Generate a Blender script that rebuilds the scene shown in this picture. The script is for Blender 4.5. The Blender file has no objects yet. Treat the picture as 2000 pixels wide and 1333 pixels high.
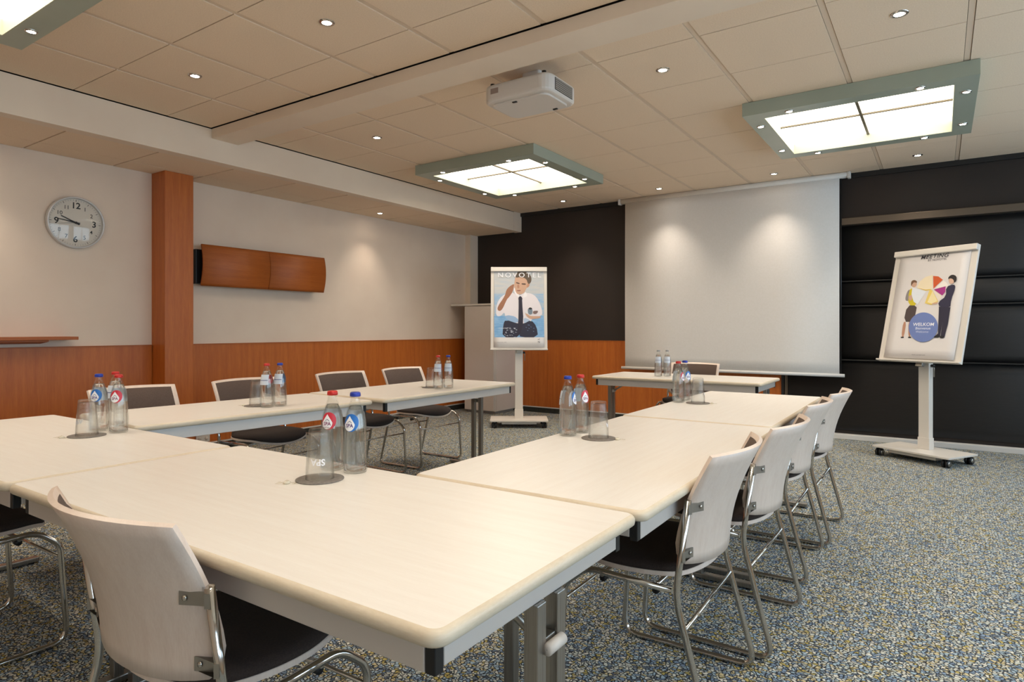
import bpy, bmesh, math, random
from mathutils import Vector, Matrix
random.seed(7)
S = bpy.context.scene
COL = S.collection
PI = math.pi

# ------------------------------------------------------------------ camera
cam_d = bpy.data.cameras.new('camera')
cam = bpy.data.objects.new('camera', cam_d); COL.objects.link(cam)
YAW = 0.5927
cam.location = (0, 0, 1.1874)
cam.rotation_euler = (PI/2, 0, YAW)
cam_d.sensor_width = 36.0
cam_d.lens = 1241.6/2000*36
cam_d.shift_y = (643.25-666.5)/2000
cam_d.clip_start = 0.05
S.camera = cam

# ------------------------------------------------------------------ world, daylight portals, exposure
w = bpy.data.worlds.new('world'); S.world = w; w.use_nodes = True
bgn = w.node_tree.nodes['Background']
bgn.inputs[0].default_value = (0.62, 0.80, 1.0, 1)
bgn.inputs[1].default_value = 3.6
S.view_settings.view_transform = 'Standard'
S.view_settings.look = 'None'
S.view_settings.gamma = 1
S.view_settings.use_curve_mapping = False
S.view_settings.exposure = 0.80
S.cycles.use_denoising = True
S.cycles.max_bounces = 14
S.cycles.diffuse_bounces = 5
S.cycles.glossy_bounces = 5
S.cycles.transmission_bounces = 12
S.cycles.transparent_max_bounces = 24
S.cycles.caustics_reflective = False
S.cycles.sample_clamp_indirect = 6.0

XL, YF, ZC, ZSO = -5.94, 7.747, 2.868, 2.600    # left wall, far wall, ceiling, soffit
XR, YB = 2.6, -2.2                              # right (window) wall, back wall
XBULK = -5.05
PANEL_E, SPOT_E, DOWN_W, FRAME_W = 3.1, 40.0, 24.0, 5.6
WARM = (1.0, 0.86, 0.71)
WINDOWS = [(-1.6, 0.3), (0.7, 2.6), (3.0, 4.9), (5.3, 7.2)]
WZ0, WZ1 = 0.85, 2.35
for (a, b) in WINDOWS:
    ld = bpy.data.lights.new('daylight_portal', 'AREA'); ld.shape = 'RECTANGLE'
    ld.size = b-a; ld.size_y = WZ1-WZ0
    ld.cycles.is_portal = True
    lo = bpy.data.objects.new('daylight_portal', ld); COL.objects.link(lo)
    lo.location = (XR+0.06, (a+b)/2, (WZ0+WZ1)/2); lo.rotation_euler = (PI/2, 0, PI/2)

# ------------------------------------------------------------------ materials
MATS = {}
def lin(c):
    return tuple(((v/255)/12.92 if v/255 <= .04045 else ((v/255+.055)/1.055)**2.4) for v in c)
def mat(name, col=(.8, .8, .8), rough=.5, metal=0.0, srgb=True, **kw):
    if name in MATS: return MATS[name]
    m = bpy.data.materials.new(name); m.use_nodes = True
    b = m.node_tree.nodes['Principled BSDF']
    c = lin(col) if srgb else col
    b.inputs['Base Color'].default_value = (*c, 1)
    b.inputs['Roughness'].default_value = rough
    b.inputs['Metallic'].default_value = metal
    for k, v in kw.items(): b.inputs[k].default_value = v
    MATS[name] = m
    return m
def nodes(m): return m.node_tree.nodes, m.node_tree.links, m.node_tree.nodes['Principled BSDF']
def ramp(N, stops, interp='LINEAR'):
    r = N.new('ShaderNodeValToRGB'); e = r.color_ramp.elements
    r.color_ramp.interpolation = interp
    while len(e) > 1: e.remove(e[-1])
    for i, (p, c) in enumerate(stops):
        x = e[0] if i == 0 else e.new(p)
        x.position = p; x.color = (*c, 1)
    return r
def noise_mat(name, c1, c2, scale=(1, 1, 1), nscale=5, rough=.5, detail=4, bump=0.0, bscale=None, metal=0.0, coord='Object', spread=(.35, .65), **kw):
    m = mat(name, c1, rough, metal, **kw)
    N, L, B = nodes(m)
    tc = N.new('ShaderNodeTexCoord'); mp = N.new('ShaderNodeMapping'); mp.inputs['Scale'].default_value = scale
    L.new(tc.outputs[coord], mp.inputs[0])
    n = N.new('ShaderNodeTexNoise'); n.inputs['Scale'].default_value = nscale; n.inputs['Detail'].default_value = detail
    L.new(mp.outputs[0], n.inputs['Vector'])
    r = ramp(N, [(spread[0], lin(c1)), (spread[1], lin(c2))])
    L.new(n.outputs['Fac'], r.inputs[0]); L.new(r.outputs[0], B.inputs['Base Color'])
    if bump:
        n2 = N.new('ShaderNodeTexNoise'); n2.inputs['Scale'].default_value = bscale or nscale; n2.inputs['Detail'].default_value = 2
        L.new(mp.outputs[0], n2.inputs['Vector'])
        bp = N.new('ShaderNodeBump'); bp.inputs['Strength'].default_value = bump; bp.inputs['Distance'].default_value = .004
        L.new(n2.outputs['Fac'], bp.inputs['Height']); L.new(bp.outputs[0], B.inputs['Normal'])
    return m

M_WALL = noise_mat('wall_paint', (230, 212, 194), (226, 207, 189), nscale=3, rough=.85, bump=.15, bscale=160)
M_TILE = noise_mat('ceiling_tile', (238, 216, 190), (230, 207, 181), nscale=140, rough=.95, detail=2, bump=.25, bscale=220)
M_BAR = mat('ceiling_bar', (220, 198, 174), .7)
M_PLASTER = noise_mat('plaster_beam', (234, 217, 197), (229, 211, 191), nscale=2, rough=.8)
M_VOID = mat('ceiling_void', (60, 48, 38), .95)
M_BLACK = mat('black_plastic', (18, 18, 20), .45)
M_DARKPANEL = noise_mat('dark_panel', (36, 27, 22), (43, 32, 26), nscale=1.2, rough=.62)
M_BLIND = noise_mat('black_blind', (27, 26, 27), (34, 33, 34), scale=(1, 1, 40), nscale=14, rough=.55)
M_DARKTRIM = mat('dark_trim', (25, 22, 20), .6)
M_BASEWHITE = mat('white_trim', (215, 212, 208), .5)
M_BASEDARK = noise_mat('carpet_skirting', (38, 38, 36), (58, 58, 50), nscale=120, rough=.95)
M_SCREEN = noise_mat('screen_fabric', (226, 223, 220), (223, 220, 216), nscale=60, rough=.8)
M_WHITEMETAL = mat('white_lacquer', (222, 216, 208), .38)
M_WHITELAM = noise_mat('white_laminate', (214, 205, 197), (210, 201, 192), nscale=2, rough=.45)
M_ALU = mat('satin_aluminium', (216, 208, 202), .42, .35)
M_STEEL = mat('steel_bracket', (165, 160, 152), .35, .9)
M_LEG = noise_mat('brushed_steel_leg', (150, 146, 140), (168, 164, 158), scale=(40, 40, 1), nscale=6, rough=.32, metal=.9)
M_CHROME = mat('chrome_tube', (200, 196, 190), .12, 1.0)
M_RAILMETAL = mat('bronze_rail', (96, 84, 72), .45, .5)
M_TEAL = noise_mat('sage_lacquer', (156, 165, 150), (164, 172, 158), nscale=1.5, rough=.32)
M_REVEAL = mat('lamp_reveal', (196, 198, 178), .6)
M_MUNTIN = mat('lamp_muntin', (110, 100, 80), .5)
M_PROJ = mat('projector_shell', (214, 206, 198), .45)
M_VENT = mat('vent_mesh', (150, 142, 132), .6)
M_COASTER = noise_mat('coaster_felt', (112, 104, 98), (134, 126, 118), nscale=90, rough=.8)
M_PAD = noise_mat('seat_fabric', (44, 34, 30), (56, 44, 39), nscale=260, rough=.92, bump=.3, bscale=700)
M_BACKPAD = noise_mat('back_fabric', (84, 68, 60), (96, 80, 72), nscale=260, rough=.92, bump=.3, bscale=700)

def wood(name, c1, c2, scale, rough=.32, ns=3.0, ring=.5):
    m = mat(name, c1, rough)
    N, L, B = nodes(m)
    tc = N.new('ShaderNodeTexCoord'); mp = N.new('ShaderNodeMapping'); mp.inputs['Scale'].default_value = scale
    L.new(tc.outputs['Object'], mp.inputs[0])
    n = N.new('ShaderNodeTexNoise'); n.inputs['Scale'].default_value = ns; n.inputs['Detail'].default_value = 6; n.inputs['Roughness'].default_value = .62
    L.new(mp.outputs[0], n.inputs['Vector'])
    n2 = N.new('ShaderNodeTexNoise'); n2.inputs['Scale'].default_value = ns*9; n2.inputs['Detail'].default_value = 2
    L.new(mp.outputs[0], n2.inputs['Vector'])
    mx = N.new('ShaderNodeMath'); mx.operation = 'MULTIPLY_ADD'; mx.inputs[1].default_value = .35; 
    L.new(n2.outputs['Fac'], mx.inputs[0])
    mm = N.new('ShaderNodeMath'); mm.operation = 'MULTIPLY'; mm.inputs[1].default_value = .65
    L.new(n.outputs['Fac'], mm.inputs[0]); L.new(mm.outputs[0], mx.inputs[2])
    r = ramp(N, [(.36, lin(c1)), (.64, lin(c2))])
    L.new(mx.outputs[0], r.inputs[0]); L.new(r.outputs[0], B.inputs['Base Color'])
    return m
M_CHERRY_V = wood('cherry_veneer_upright', (172, 88, 28), (194, 108, 40), (9, 9, .5), .42)
M_CHERRY_H = wood('cherry_veneer_level', (160, 82, 24), (180, 98, 36), (9, .5, 9), .5)
M_TOP_X = wood('birch_laminate_x', (236, 229, 221), (241, 236, 229), (.8, 14, 14), .30)
M_TOP_Y = wood('birch_laminate_y', (236, 229, 221), (241, 236, 229), (14, .8, 14), .30)
M_EDGE = wood('birch_edge', (206, 190, 166), (220, 206, 184), (3, 3, 20), .4)
M_PLY = wood('birch_ply', (217, 197, 183), (227, 210, 197), (14, 14, .9), .36)
M_PLYEDGE = mat('ply_edge', (222, 190, 160), .5)

def carpet():
    m = mat('carpet', (110, 110, 95), .97)
    N, L, B = nodes(m)
    tc = N.new('ShaderNodeTexCoord')
    n0 = N.new('ShaderNodeTexNoise'); n0.inputs['Scale'].default_value = 55
    L.new(tc.outputs['Object'], n0.inputs['Vector'])
    mx = N.new('ShaderNodeMix'); mx.data_type = 'RGBA'; mx.blend_type = 'LINEAR_LIGHT'; mx.inputs[0].default_value = .012
    L.new(tc.outputs['Object'], mx.inputs[6]); L.new(n0.outputs['Color'], mx.inputs[7])
    mp = N.new('ShaderNodeMapping'); mp.inputs['Scale'].default_value = (1, 1.15, 1)
    L.new(mx.outputs[2], mp.inputs[0])
    v = N.new('ShaderNodeTexVoronoi'); v.voronoi_dimensions = '2D'; v.inputs['Scale'].default_value = 72
    L.new(mp.outputs[0], v.inputs['Vector'])
    sp = N.new('ShaderNodeSeparateColor'); L.new(v.outputs['Color'], sp.inputs[0])
    pal = ramp(N, [(0, lin((206, 210, 200))), (.24, lin((208, 194, 150))), (.38, lin((168, 190, 204))), (.56, lin((222, 220, 208))),
                   (.74, lin((130, 152, 178))), (.86, lin((190, 172, 96))), (.93, lin((104, 116, 130)))], 'CONSTANT')
    L.new(sp.outputs[0], pal.inputs[0])
    ve = N.new('ShaderNodeTexVoronoi'); ve.voronoi_dimensions = '2D'; ve.feature = 'DISTANCE_TO_EDGE'; ve.inputs['Scale'].default_value = 72
    L.new(mp.outputs[0], ve.inputs['Vector'])
    er = ramp(N, [(.06, (0, 0, 0)), (.24, (1, 1, 1))]); L.new(ve.outputs['Distance'], er.inputs[0])
    m2 = N.new('ShaderNodeMix'); m2.data_type = 'RGBA'
    L.new(er.outputs[0], m2.inputs[0]); m2.inputs[6].default_value = (*lin((26, 32, 42)), 1); L.new(pal.outputs[0], m2.inputs[7])
    L.new(m2.outputs[2], B.inputs['Base Color'])
    bp = N.new('ShaderNodeBump'); bp.inputs['Strength'].default_value = .6; bp.inputs['Distance'].default_value = .003
    L.new(er.outputs[0], bp.inputs['Height']); L.new(bp.outputs[0], B.inputs['Normal'])
    return m
M_CARPET = carpet()

def emis(name, col, e):
    m = bpy.data.materials.new(name); m.use_nodes = True
    N, L = m.node_tree.nodes, m.node_tree.links
    N.clear(); o = N.new('ShaderNodeOutputMaterial'); x = N.new('ShaderNodeEmission')
    x.inputs[0].default_value = (*col, 1); x.inputs[1].default_value = e
    L.new(x.outputs[0], o.inputs[0]); return m
M_PANEL = emis('lit_diffuser', (1.0, 0.90, 0.74), PANEL_E)
M_SPOT = emis('lit_halogen', (1.0, 0.86, 0.70), SPOT_E)

def glass_mat(name, tint=(.97, .98, .97), refr=.0, ior=1.33, edge=.75, gloss=.28, bump=0.0, bz=None):
    """clear thin glass: mostly straight through, darker rim, soft fresnel reflection, optionally some refraction"""
    m = bpy.data.materials.new(name); m.use_nodes = True
    N, L = m.node_tree.nodes, m.node_tree.links
    N.clear(); o = N.new('ShaderNodeOutputMaterial')
    lw = N.new('ShaderNodeLayerWeight'); lw.inputs['Blend'].default_value = .22
    r = ramp(N, [(.0, tint), (.45, tint), (1.0, tuple(c*edge for c in tint))]); L.new(lw.outputs['Facing'], r.inputs[0])
    t = N.new('ShaderNodeBsdfTransparent'); L.new(r.outputs[0], t.inputs[0])
    out = t
    nrm = []
    if refr:
        g = N.new('ShaderNodeBsdfRefraction'); g.inputs['Color'].default_value = (*tint, 1); g.inputs['IOR'].default_value = ior; g.inputs['Roughness'].default_value = 0
        mx = N.new('ShaderNodeMixShader'); mx.inputs[0].default_value = refr
        L.new(t.outputs[0], mx.inputs[1]); L.new(g.outputs[0], mx.inputs[2]); out = mx; nrm.append(g)
    gl = N.new('ShaderNodeBsdfGlossy'); gl.inputs['Roughness'].default_value = .04; nrm.append(gl)
    pw = N.new('ShaderNodeMath'); pw.operation = 'POWER'; pw.inputs[1].default_value = 2.2; L.new(lw.outputs['Facing'], pw.inputs[0])
    ma = N.new('ShaderNodeMath'); ma.operation = 'MULTIPLY_ADD'; ma.inputs[1].default_value = gloss; ma.inputs[2].default_value = .035; L.new(pw.outputs[0], ma.inputs[0])
    m2 = N.new('ShaderNodeMixShader'); L.new(ma.outputs[0], m2.inputs[0])
    L.new(out.outputs[0], m2.inputs[1]); L.new(gl.outputs[0], m2.inputs[2])
    if bump:
        tc = N.new('ShaderNodeTexCoord'); n = N.new('ShaderNodeTexNoise'); n.inputs['Scale'].default_value = 70; n.inputs['Detail'].default_value = 2; n.inputs['Distortion'].default_value = 1.8
        L.new(tc.outputs['Object'], n.inputs['Vector'])
        b = N.new('ShaderNodeBump'); b.inputs['Distance'].default_value = .004
        L.new(n.outputs['Fac'], b.inputs['Height'])
        sx = N.new('ShaderNodeSeparateXYZ'); L.new(tc.outputs['Object'], sx.inputs[0])
        mr = N.new('ShaderNodeMapRange'); mr.inputs[1].default_value = bz[0]; mr.inputs[2].default_value = bz[1]; mr.inputs[3].default_value = bump; mr.inputs[4].default_value = 0.0
        L.new(sx.outputs[2], mr.inputs[0]); L.new(mr.outputs[0], b.inputs['Strength'])
        for q in nrm+[lw]: L.new(b.outputs[0], q.inputs['Normal'])
    L.new(m2.outputs[0], o.inputs[0]); return m
M_BOTTLE = glass_mat('bottle_glass', (.985, .99, .985), edge=.6, gloss=.35, bump=.55, bz=(.085, .105))
M_TUMBLER = glass_mat('tumbler_glass', (.975, .98, .975), refr=.14, ior=1.2, edge=.5, gloss=.55, bump=.3, bz=(.13, .16))
M_WATER = glass_mat('water', (.995, .995, .99), refr=.45, edge=.9, gloss=.05)
M_PANE = glass_mat('window_glass', (.97, .99, .98), edge=.9)
M_COVER = glass_mat('clock_cover_glass', (.99, .99, .99), edge=.95, gloss=.35)
M_WRAP = glass_mat('clear_wrapper', (.93, .92, .88), edge=.6, gloss=.5)

# ------------------------------------------------------------------ mesh helpers
def link(name, me, m=None, parent=None, loc=None):
    o = bpy.data.objects.new(name, me); COL.objects.link(o)
    if m: me.materials.append(m)
    if parent is not None: o.parent = parent
    if loc is not None: o.location = loc
    return o
def empty(name, loc=(0, 0, 0), rz=0.0):
    o = bpy.data.objects.new(name, None); COL.objects.link(o); o.empty_display_size = .1
    o.location = loc; o.rotation_euler = (0, 0, rz); return o
def tag(o, label, cat, group=None):
    o['label'] = label; o['category'] = cat
    if group: o['group'] = group
    return o
def struct(o, label=None):
    o['kind'] = 'structure'
    if label: o['label'] = label
    return o
def copy_tree(o, parent=None):
    c = o.copy(); COL.objects.link(c); c.parent = parent
    for ch in list(o.children): copy_tree(ch, c)
    return c
class MB:
    def __init__(s): s.v = []; s.f = []; s.smooth = set()
    def add(s, vs, fs, smooth=False):
        b = len(s.v); s.v += [tuple(p) for p in vs]
        for f in fs:
            if smooth: s.smooth.add(len(s.f))
            s.f.append(tuple(i+b for i in f))
        return s
    def box(s, x0, x1, y0, y1, z0, z1):
        return s.add([(x0, y0, z0), (x1, y0, z0), (x1, y1, z0), (x0, y1, z0), (x0, y0, z1), (x1, y0, z1), (x1, y1, z1), (x0, y1, z1)],
                     [(0, 3, 2, 1), (4, 5, 6, 7), (0, 1, 5, 4), (1, 2, 6, 5), (2, 3, 7, 6), (3, 0, 4, 7)])
    def prism(s, poly, z0, z1):
        n = len(poly)
        return s.add([(x, y, z0) for x, y in poly]+[(x, y, z1) for x, y in poly],
                     [tuple(range(n-1, -1, -1)), tuple(range(n, 2*n))]+[(i, (i+1) % n, n+(i+1) % n, n+i) for i in range(n)])
    def tube(s, pts, r, n=10, cap=True):
        pts = [Vector(p) for p in pts]; rings = []; nrm = None
        for i, p in enumerate(pts):
            t = (pts[min(i+1, len(pts)-1)]-pts[max(i-1, 0)]).normalized()
            if nrm is None:
                a = Vector((0, 0, 1)) if abs(t.z) < .9 else Vector((1, 0, 0)); nrm = t.cross(a).normalized()
            else: nrm = (nrm-t*nrm.dot(t)).normalized()
            bn = t.cross(nrm)
            rings.append([p+(nrm*math.cos(2*PI*k/n)+bn*math.sin(2*PI*k/n))*r for k in range(n)])
        vs = [q for ring in rings for q in ring]
        fs = [(i*n+k, i*n+(k+1) % n, (i+1)*n+(k+1) % n, (i+1)*n+k) for i in range(len(pts)-1) for k in range(n)]
        s.add(vs, fs, True)
        if cap:
            s.add(rings[0], [tuple(range(n-1, -1, -1))]); s.add(rings[-1], [tuple(range(n))])
        return s
    def lathe(s, prof, n=24, c=(0, 0, 0), smooth=True, axis='z'):
        vs = []
        for r, z in prof:
            for k in range(n):
                a = 2*PI*k/n; x, y = r*math.cos(a), r*math.sin(a)
                vs.append((c[0]+x, c[1]+y, c[2]+z) if axis == 'z' else ((c[0]+z, c[1]+x, c[2]+y) if axis == 'x' else (c[0]+x, c[1]+z, c[2]+y)))
        fs = [(i*n+k, i*n+(k+1) % n, (i+1)*n+(k+1) % n, (i+1)*n+k) for i in range(len(prof)-1) for k in range(n)]
        return s.add(vs, fs, smooth)
    def disc(s, r, c, n=24, axis='z', flip=False):
        vs = []
        for k in range(n):
            a = 2*PI*k/n; x, y = r*math.cos(a), r*math.sin(a)
            vs.append((c[0]+x, c[1]+y, c[2]) if axis == 'z' else ((c[0], c[1]+x, c[2]+y) if axis == 'x' else (c[0]+x, c[1], c[2]+y)))
        f = tuple(range(n)); return s.add(vs, [f[::-1] if flip else f])
    def grid(s, fn, nu, nv, smooth=True):
        vs = [fn(i/nu, j/nv) for j in range(nv+1) for i in range(nu+1)]
        fs = [(j*(nu+1)+i, j*(nu+1)+i+1, (j+1)*(nu+1)+i+1, (j+1)*(nu+1)+i) for j in range(nv) for i in range(nu)]
        return s.add(vs, fs, smooth)
    def mesh(s, name='mesh', bevel=0.0, seg=2, fix=True):
        me = bpy.data.meshes.new(name); me.from_pydata(s.v, [], s.f)
        for i in s.smooth: me.polygons[i].use_smooth = True
        if bevel or fix:
            bm = bmesh.new(); bm.from_mesh(me)
            if fix:
                bmesh.ops.remove_doubles(bm, verts=bm.verts, dist=1e-5); bmesh.ops.recalc_face_normals(bm, faces=bm.faces)
            if bevel:
                ed = [e for e in bm.edges if len(e.link_faces) == 2 and e.calc_face_angle(0) > .6]
                bmesh.ops.bevel(bm, geom=ed, offset=bevel, segments=seg, affect='EDGES', profile=.5, clamp_overlap=True)
            bm.to_mesh(me); bm.free()
        me.update(); return me
    def obj(s, name, m, parent=None, bevel=0.0, seg=2, fix=True, loc=None):
        return link(name, s.mesh(name, bevel, seg, fix), m, parent, loc)
def box(name, x0, x1, y0, y1, z0, z1, m, parent=None, bevel=0.0):
    return MB().box(x0, x1, y0, y1, z0, z1).obj(name, m, parent, bevel)
def fillet(pts, rad, n=6):
    P = [Vector(p) for p in pts]; out = [P[0]]
    for i in range(1, len(P)-1):
        a, b, c = P[i-1], P[i], P[i+1]
        u, v = (a-b), (c-b); r = min(rad[i] if isinstance(rad, (list, tuple)) else rad, u.length*.48, v.length*.48)
        p0, p1 = b+u.normalized()*r, b+v.normalized()*r
        for k in range(n+1):
            t = k/n; out.append(p0*(1-t)**2+b*2*t*(1-t)+p1*t*t)
    out.append(P[-1]); return out
def shell(fn, nu, nv, t, smooth=True):
    """closed sheet of thickness t; fn(u,v) front surface, thickness along its normal"""
    def nrm(u, v):
        e = 1e-3; a = Vector(fn(min(u+e, 1), v))-Vector(fn(max(u-e, 0), v)); b = Vector(fn(u, min(v+e, 1)))-Vector(fn(u, max(v-e, 0)))
        c = a.cross(b); return c.normalized() if c.length > 1e-12 else Vector((0, 0, 1))
    A = [[Vector(fn(i/nu, j/nv)) for i in range(nu+1)] for j in range(nv+1)]
    Bk = [[A[j][i]-nrm(i/nu, j/nv)*t for i in range(nu+1)] for j in range(nv+1)]
    m = MB(); W = nu+1
    vs = [p for r in A for p in r]+[p for r in Bk for p in r]; off = W*(nv+1)
    fs = [(j*W+i, j*W+i+1, (j+1)*W+i+1, (j+1)*W+i) for j in range(nv) for i in range(nu)]
    fs += [tuple(off+k for k in f[::-1]) for f in fs]
    m.add(vs, fs, smooth)
    rim = [(0, i) for i in range(nu)]+[(j, nu) for j in range(nv)]+[(nv, i) for i in range(nu, 0, -1)]+[(j, 0) for j in range(nv, 0, -1)]
    idx = [j*W+i for j, i in rim]; n = len(idx)
    b0 = len(m.v)-len(vs)
    for k in range(n):
        a, b = idx[k], idx[(k+1) % n]
        m.f.append((b0+b, b0+a, b0+off+a, b0+off+b))
    return m
TXT = {}
def text_mb(s, size, align='CENTER', flipx=False, bold=0.0, shear=0.0, spacing=1.0, sx=1.0):
    """flat text as triangles in the xy plane, centred on the origin"""
    key = (s, bold, shear, spacing)
    if key not in TXT:
        c = bpy.data.curves.new('lettering', 'FONT'); c.body = s; c.size = 1; c.align_x = 'CENTER'; c.align_y = 'CENTER'
        c.offset = bold; c.shear = shear; c.space_character = spacing; c.resolution_u = 3
        o = bpy.data.objects.new('lettering', c); COL.objects.link(o)
        dg = bpy.context.evaluated_depsgraph_get(); dg.update()
        me = bpy.data.meshes.new_from_object(o.evaluated_get(dg))
        TXT[key] = ([tuple(v.co) for v in me.vertices], [tuple(p.vertices) for p in me.polygons])
        bpy.data.objects.remove(o); bpy.data.curves.remove(c); bpy.data.meshes.remove(me)
    vs, fs = TXT[key]; m = MB()
    m.add([(x*size*(-1 if flipx else 1)*sx, y*size, 0) for x, y, z in vs], fs); return m

# ================================================================== SETTING
floor = struct(box('floor', XL-.1, XR+.1, YB-.1, YF+.15, -.06, 0, M_CARPET), 'carpet with small mottled blue, yellow and grey cells')
wl = struct(box('wall_left', XL-.12, XL, YB-.1, YF+.15, 0, 3.0, M_WALL), 'plain off-white painted wall')
wf = struct(box('wall_far', XL, XR+.1, YF, YF+.12, 0, 3.0, M_DARKPANEL), 'dark brown far wall')
wb = struct(box('wall_back', XL, XR+.1, YB-.12, YB, 0, 3.0, M_WALL))
m = MB()
ys = [YB]+[q for ab in WINDOWS for q in ab]+[YF]
for i in range(0, len(ys), 2): m.box(XR, XR+.12, ys[i], ys[i+1], 0, 3.0)
for a, b in WINDOWS: m.box(XR, XR+.12, a, b, 0, WZ0); m.box(XR, XR+.12, a, b, WZ1, 3.0)
struct(m.obj('wall_right', M_WALL, fix=False))
for i, (a, b) in enumerate(WINDOWS):
    wn = empty('window_%d' % (i+1), (XR+.05, (a+b)/2, WZ0)); struct(wn)
    h = (b-a)/2; H = WZ1-WZ0
    fr = MB().box(-.03, .03, -h, h, 0, .06).box(-.03, .03, -h, h, H-.06, H).box(-.03, .03, -h, -h+.06, .06, H-.06).box(-.03, .03, h-.06, h, .06, H-.06).box(-.025, .025, -.03, .03, .06, H-.06)
    fr.obj('window_frame', M_BASEWHITE, wn, fix=False)
    for s in (0, 1): box('pane', -.004, .004, -h+.06+s*(h-.03), -.03+s*(h-.03), .06, H-.06, M_PANE, wn)
    box('window_sill', -.2, -.05, -h-.05, h+.05, -.04, -.01, M_BASEWHITE, wn)

# wainscot, trims
def wains(name, sections, fn):
    o = empty(name); struct(o)
    for (a, b) in sections: fn(o, a, b)
    return o
def wpan_left(o, a, b): box('panel', XL, XL+.018, a+.001, b-.001, .085, 1.037, M_CHERRY_V, o)
wains('trim_1', [(YB+.01, .45), (.45, 1.7), (1.7, 2.955), (3.235, 4.75), (4.75, 6.25), (6.25, 7.715)], wpan_left)['label'] = 'cherry veneer wainscot along the left wall'
def wpan_far(o, a, b): box('panel', a+.001, b-.001, YF-.018, YF, .085, 1.025, M_CHERRY_V, o)
wains('trim_2', [(XL+.02, -4.6), (-4.6, -3.05), (-3.05, -1.5)], wpan_far)['label'] = 'cherry veneer wainscot below the dark far wall'
o = MB()
o.box(XL, XL+.024, YB+.01, 2.955, 1.037, 1.046).box(XL, XL+.024, 3.235, 7.7, 1.037, 1.046)
struct(o.obj('trim_3', M_CHERRY_H, fix=False))
struct(box('trim_4', XL+.02, -1.5, YF-.022, YF, 1.025, 1.034, M_CHERRY_H))
for nm, bx in (('baseboard_left', (XL, XL+.016, YB+.01, 7.7)), ('baseboard_far', (XL+.02, -1.5, YF-.016, YF))):
    b = box(nm, bx[0], bx[1], bx[2], bx[3], 0, .07, M_BASEDARK); struct(b)
    if nm == 'baseboard_left': box('cap_strip', XL, XL+.022, YB+.01, 7.7, .07, .084, M_BASEWHITE, b)
    else: box('cap_strip', XL+.02, -1.5, YF-.022, YF, .07, .084, M_BASEWHITE, b)
struct(box('baseboard_right', -1.43, XR, YF-.085, YF-.002, 0, .055, M_BASEWHITE, bevel=.006), 'white painted skirting below the black blind')
struct(box('trim_5', XL+.001, -5.845, 7.56, YF-.001, 1.05, ZSO, M_PLASTER), 'pale corner boxing at the end of the left wall')
struct(box('trim_6', -1.5, -1.47, YF-.03, YF, 0, 2.38, M_DARKTRIM))
struct(box('trim_7', -1.46, -1.43, YF-.04, YF, .0, 2.3, M_RAILMETAL))
# wood-clad column on the left wall
cl = struct(MB().box(XL, -5.709, 2.96, 3.221, 0, ZSO).obj('column', M_CHERRY_V, bevel=.004), 'cherry veneer clad column standing out from the left wall')
box('edge_strip', XL, XL+.03, 3.222, 3.234, .0, ZSO, M_BASEWHITE, cl)

# ceiling
CT, GX, GYA, GYB = .6495, -4.4075, 1.9823, 3.6213
ceil = struct(box('ceiling', XL, XR+.1, YB-.1, YF+.12, ZC+.03, ZC+.12, M_VOID), 'suspended ceiling of square pale mineral tiles')
def tile_mesh(w, d): return MB().box(-w/2, w/2, -d/2, d/2, 0, .02).mesh('tile')
TM = {}
def tile(x0, x1, y0, y1, z, par):
    k = (round(x1-x0, 3), round(y1-y0, 3))
    if k not in TM:
        TM[k] = tile_mesh(*k); TM[k].materials.append(M_TILE)
    o = bpy.data.objects.new('ceiling_tile', TM[k]); COL.objects.link(o); o.parent = par
    o.location = ((x0+x1)/2, (y0+y1)/2, z+random.uniform(-.0006, .0006))
BARW = .034
def tile_field(xa, xb, gx, ya, yb, gy, z, par, holes=()):
    xs = [gx+CT*k for k in range(-20, 20)]; xs = [xa]+[x for x in xs if xa+.05 < x < xb-.05]+[xb]
    yy = [gy+CT*k for k in range(-20, 20)]; yy = [ya]+[y for y in yy if ya+.05 < y < yb-.05]+[yb]
    for i in range(len(xs)-1):
        for j in range(len(yy)-1):
            x0 = xs[i]+(BARW/2 if i else 0); x1 = xs[i+1]-(BARW/2 if i < len(xs)-2 else 0)
            tile(x0+.001, x1-.001, yy[j]+.0035, yy[j+1]-.0035, z, par)
    bm_ = None
    for x in xs[1:-1]:
        box('ceiling_bar', x-BARW/2+.002, x+BARW/2-.002, ya, yb, z+.0035, z+.02, M_BAR, par)
tile_field(XBULK+.006, XR, GX, YB, 2.999, GYA, ZC, ceil)
tile_field(XBULK+.006, XR, GX, 3.25, YF-.03, GYB, ZC, ceil)
sof = struct(box('ceiling_soffit', XL, XBULK-.10, YB, YF-.02, ZSO+.02, ZSO+.06, M_VOID), 'lowered tiled ceiling strip beside the left wall')
ys_ = [GYA+CT*k for k in range(-7, 10)]
for j in range(len(ys_)-1):
    y0, y1 = max(ys_[j], YB), min(ys_[j+1], YF-.02)
    if y1-y0 < .02: continue
    for (x0, x1) in ((XL+.004, -5.655), (-5.648, XBULK-.115)):
        tile(x0, x1, y0+.006, y1-.006, ZSO, sof)
bk = struct(box('beam_bulkhead', XBULK-.11, XBULK, YB, YF-.2, ZSO-.004, ZC-.006, M_PLASTER, bevel=.003), 'long plastered ceiling bulkhead parallel to the left wall')
struct(box('beam_cross', XBULK+.001, XR, 3.005, 3.245, 2.782, ZC-.005, M_PLASTER, bevel=.003), 'plastered beam crossing the ceiling')
struct(box('beam_filler', XBULK-.11, XBULK, YF-.199, YF-.001, ZSO-.004, ZC+.02, M_PLASTER))
struct(box('trim_8', XBULK, XR, YF-.03, YF, ZC-.05, ZC+.02, M_DARKTRIM))

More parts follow.
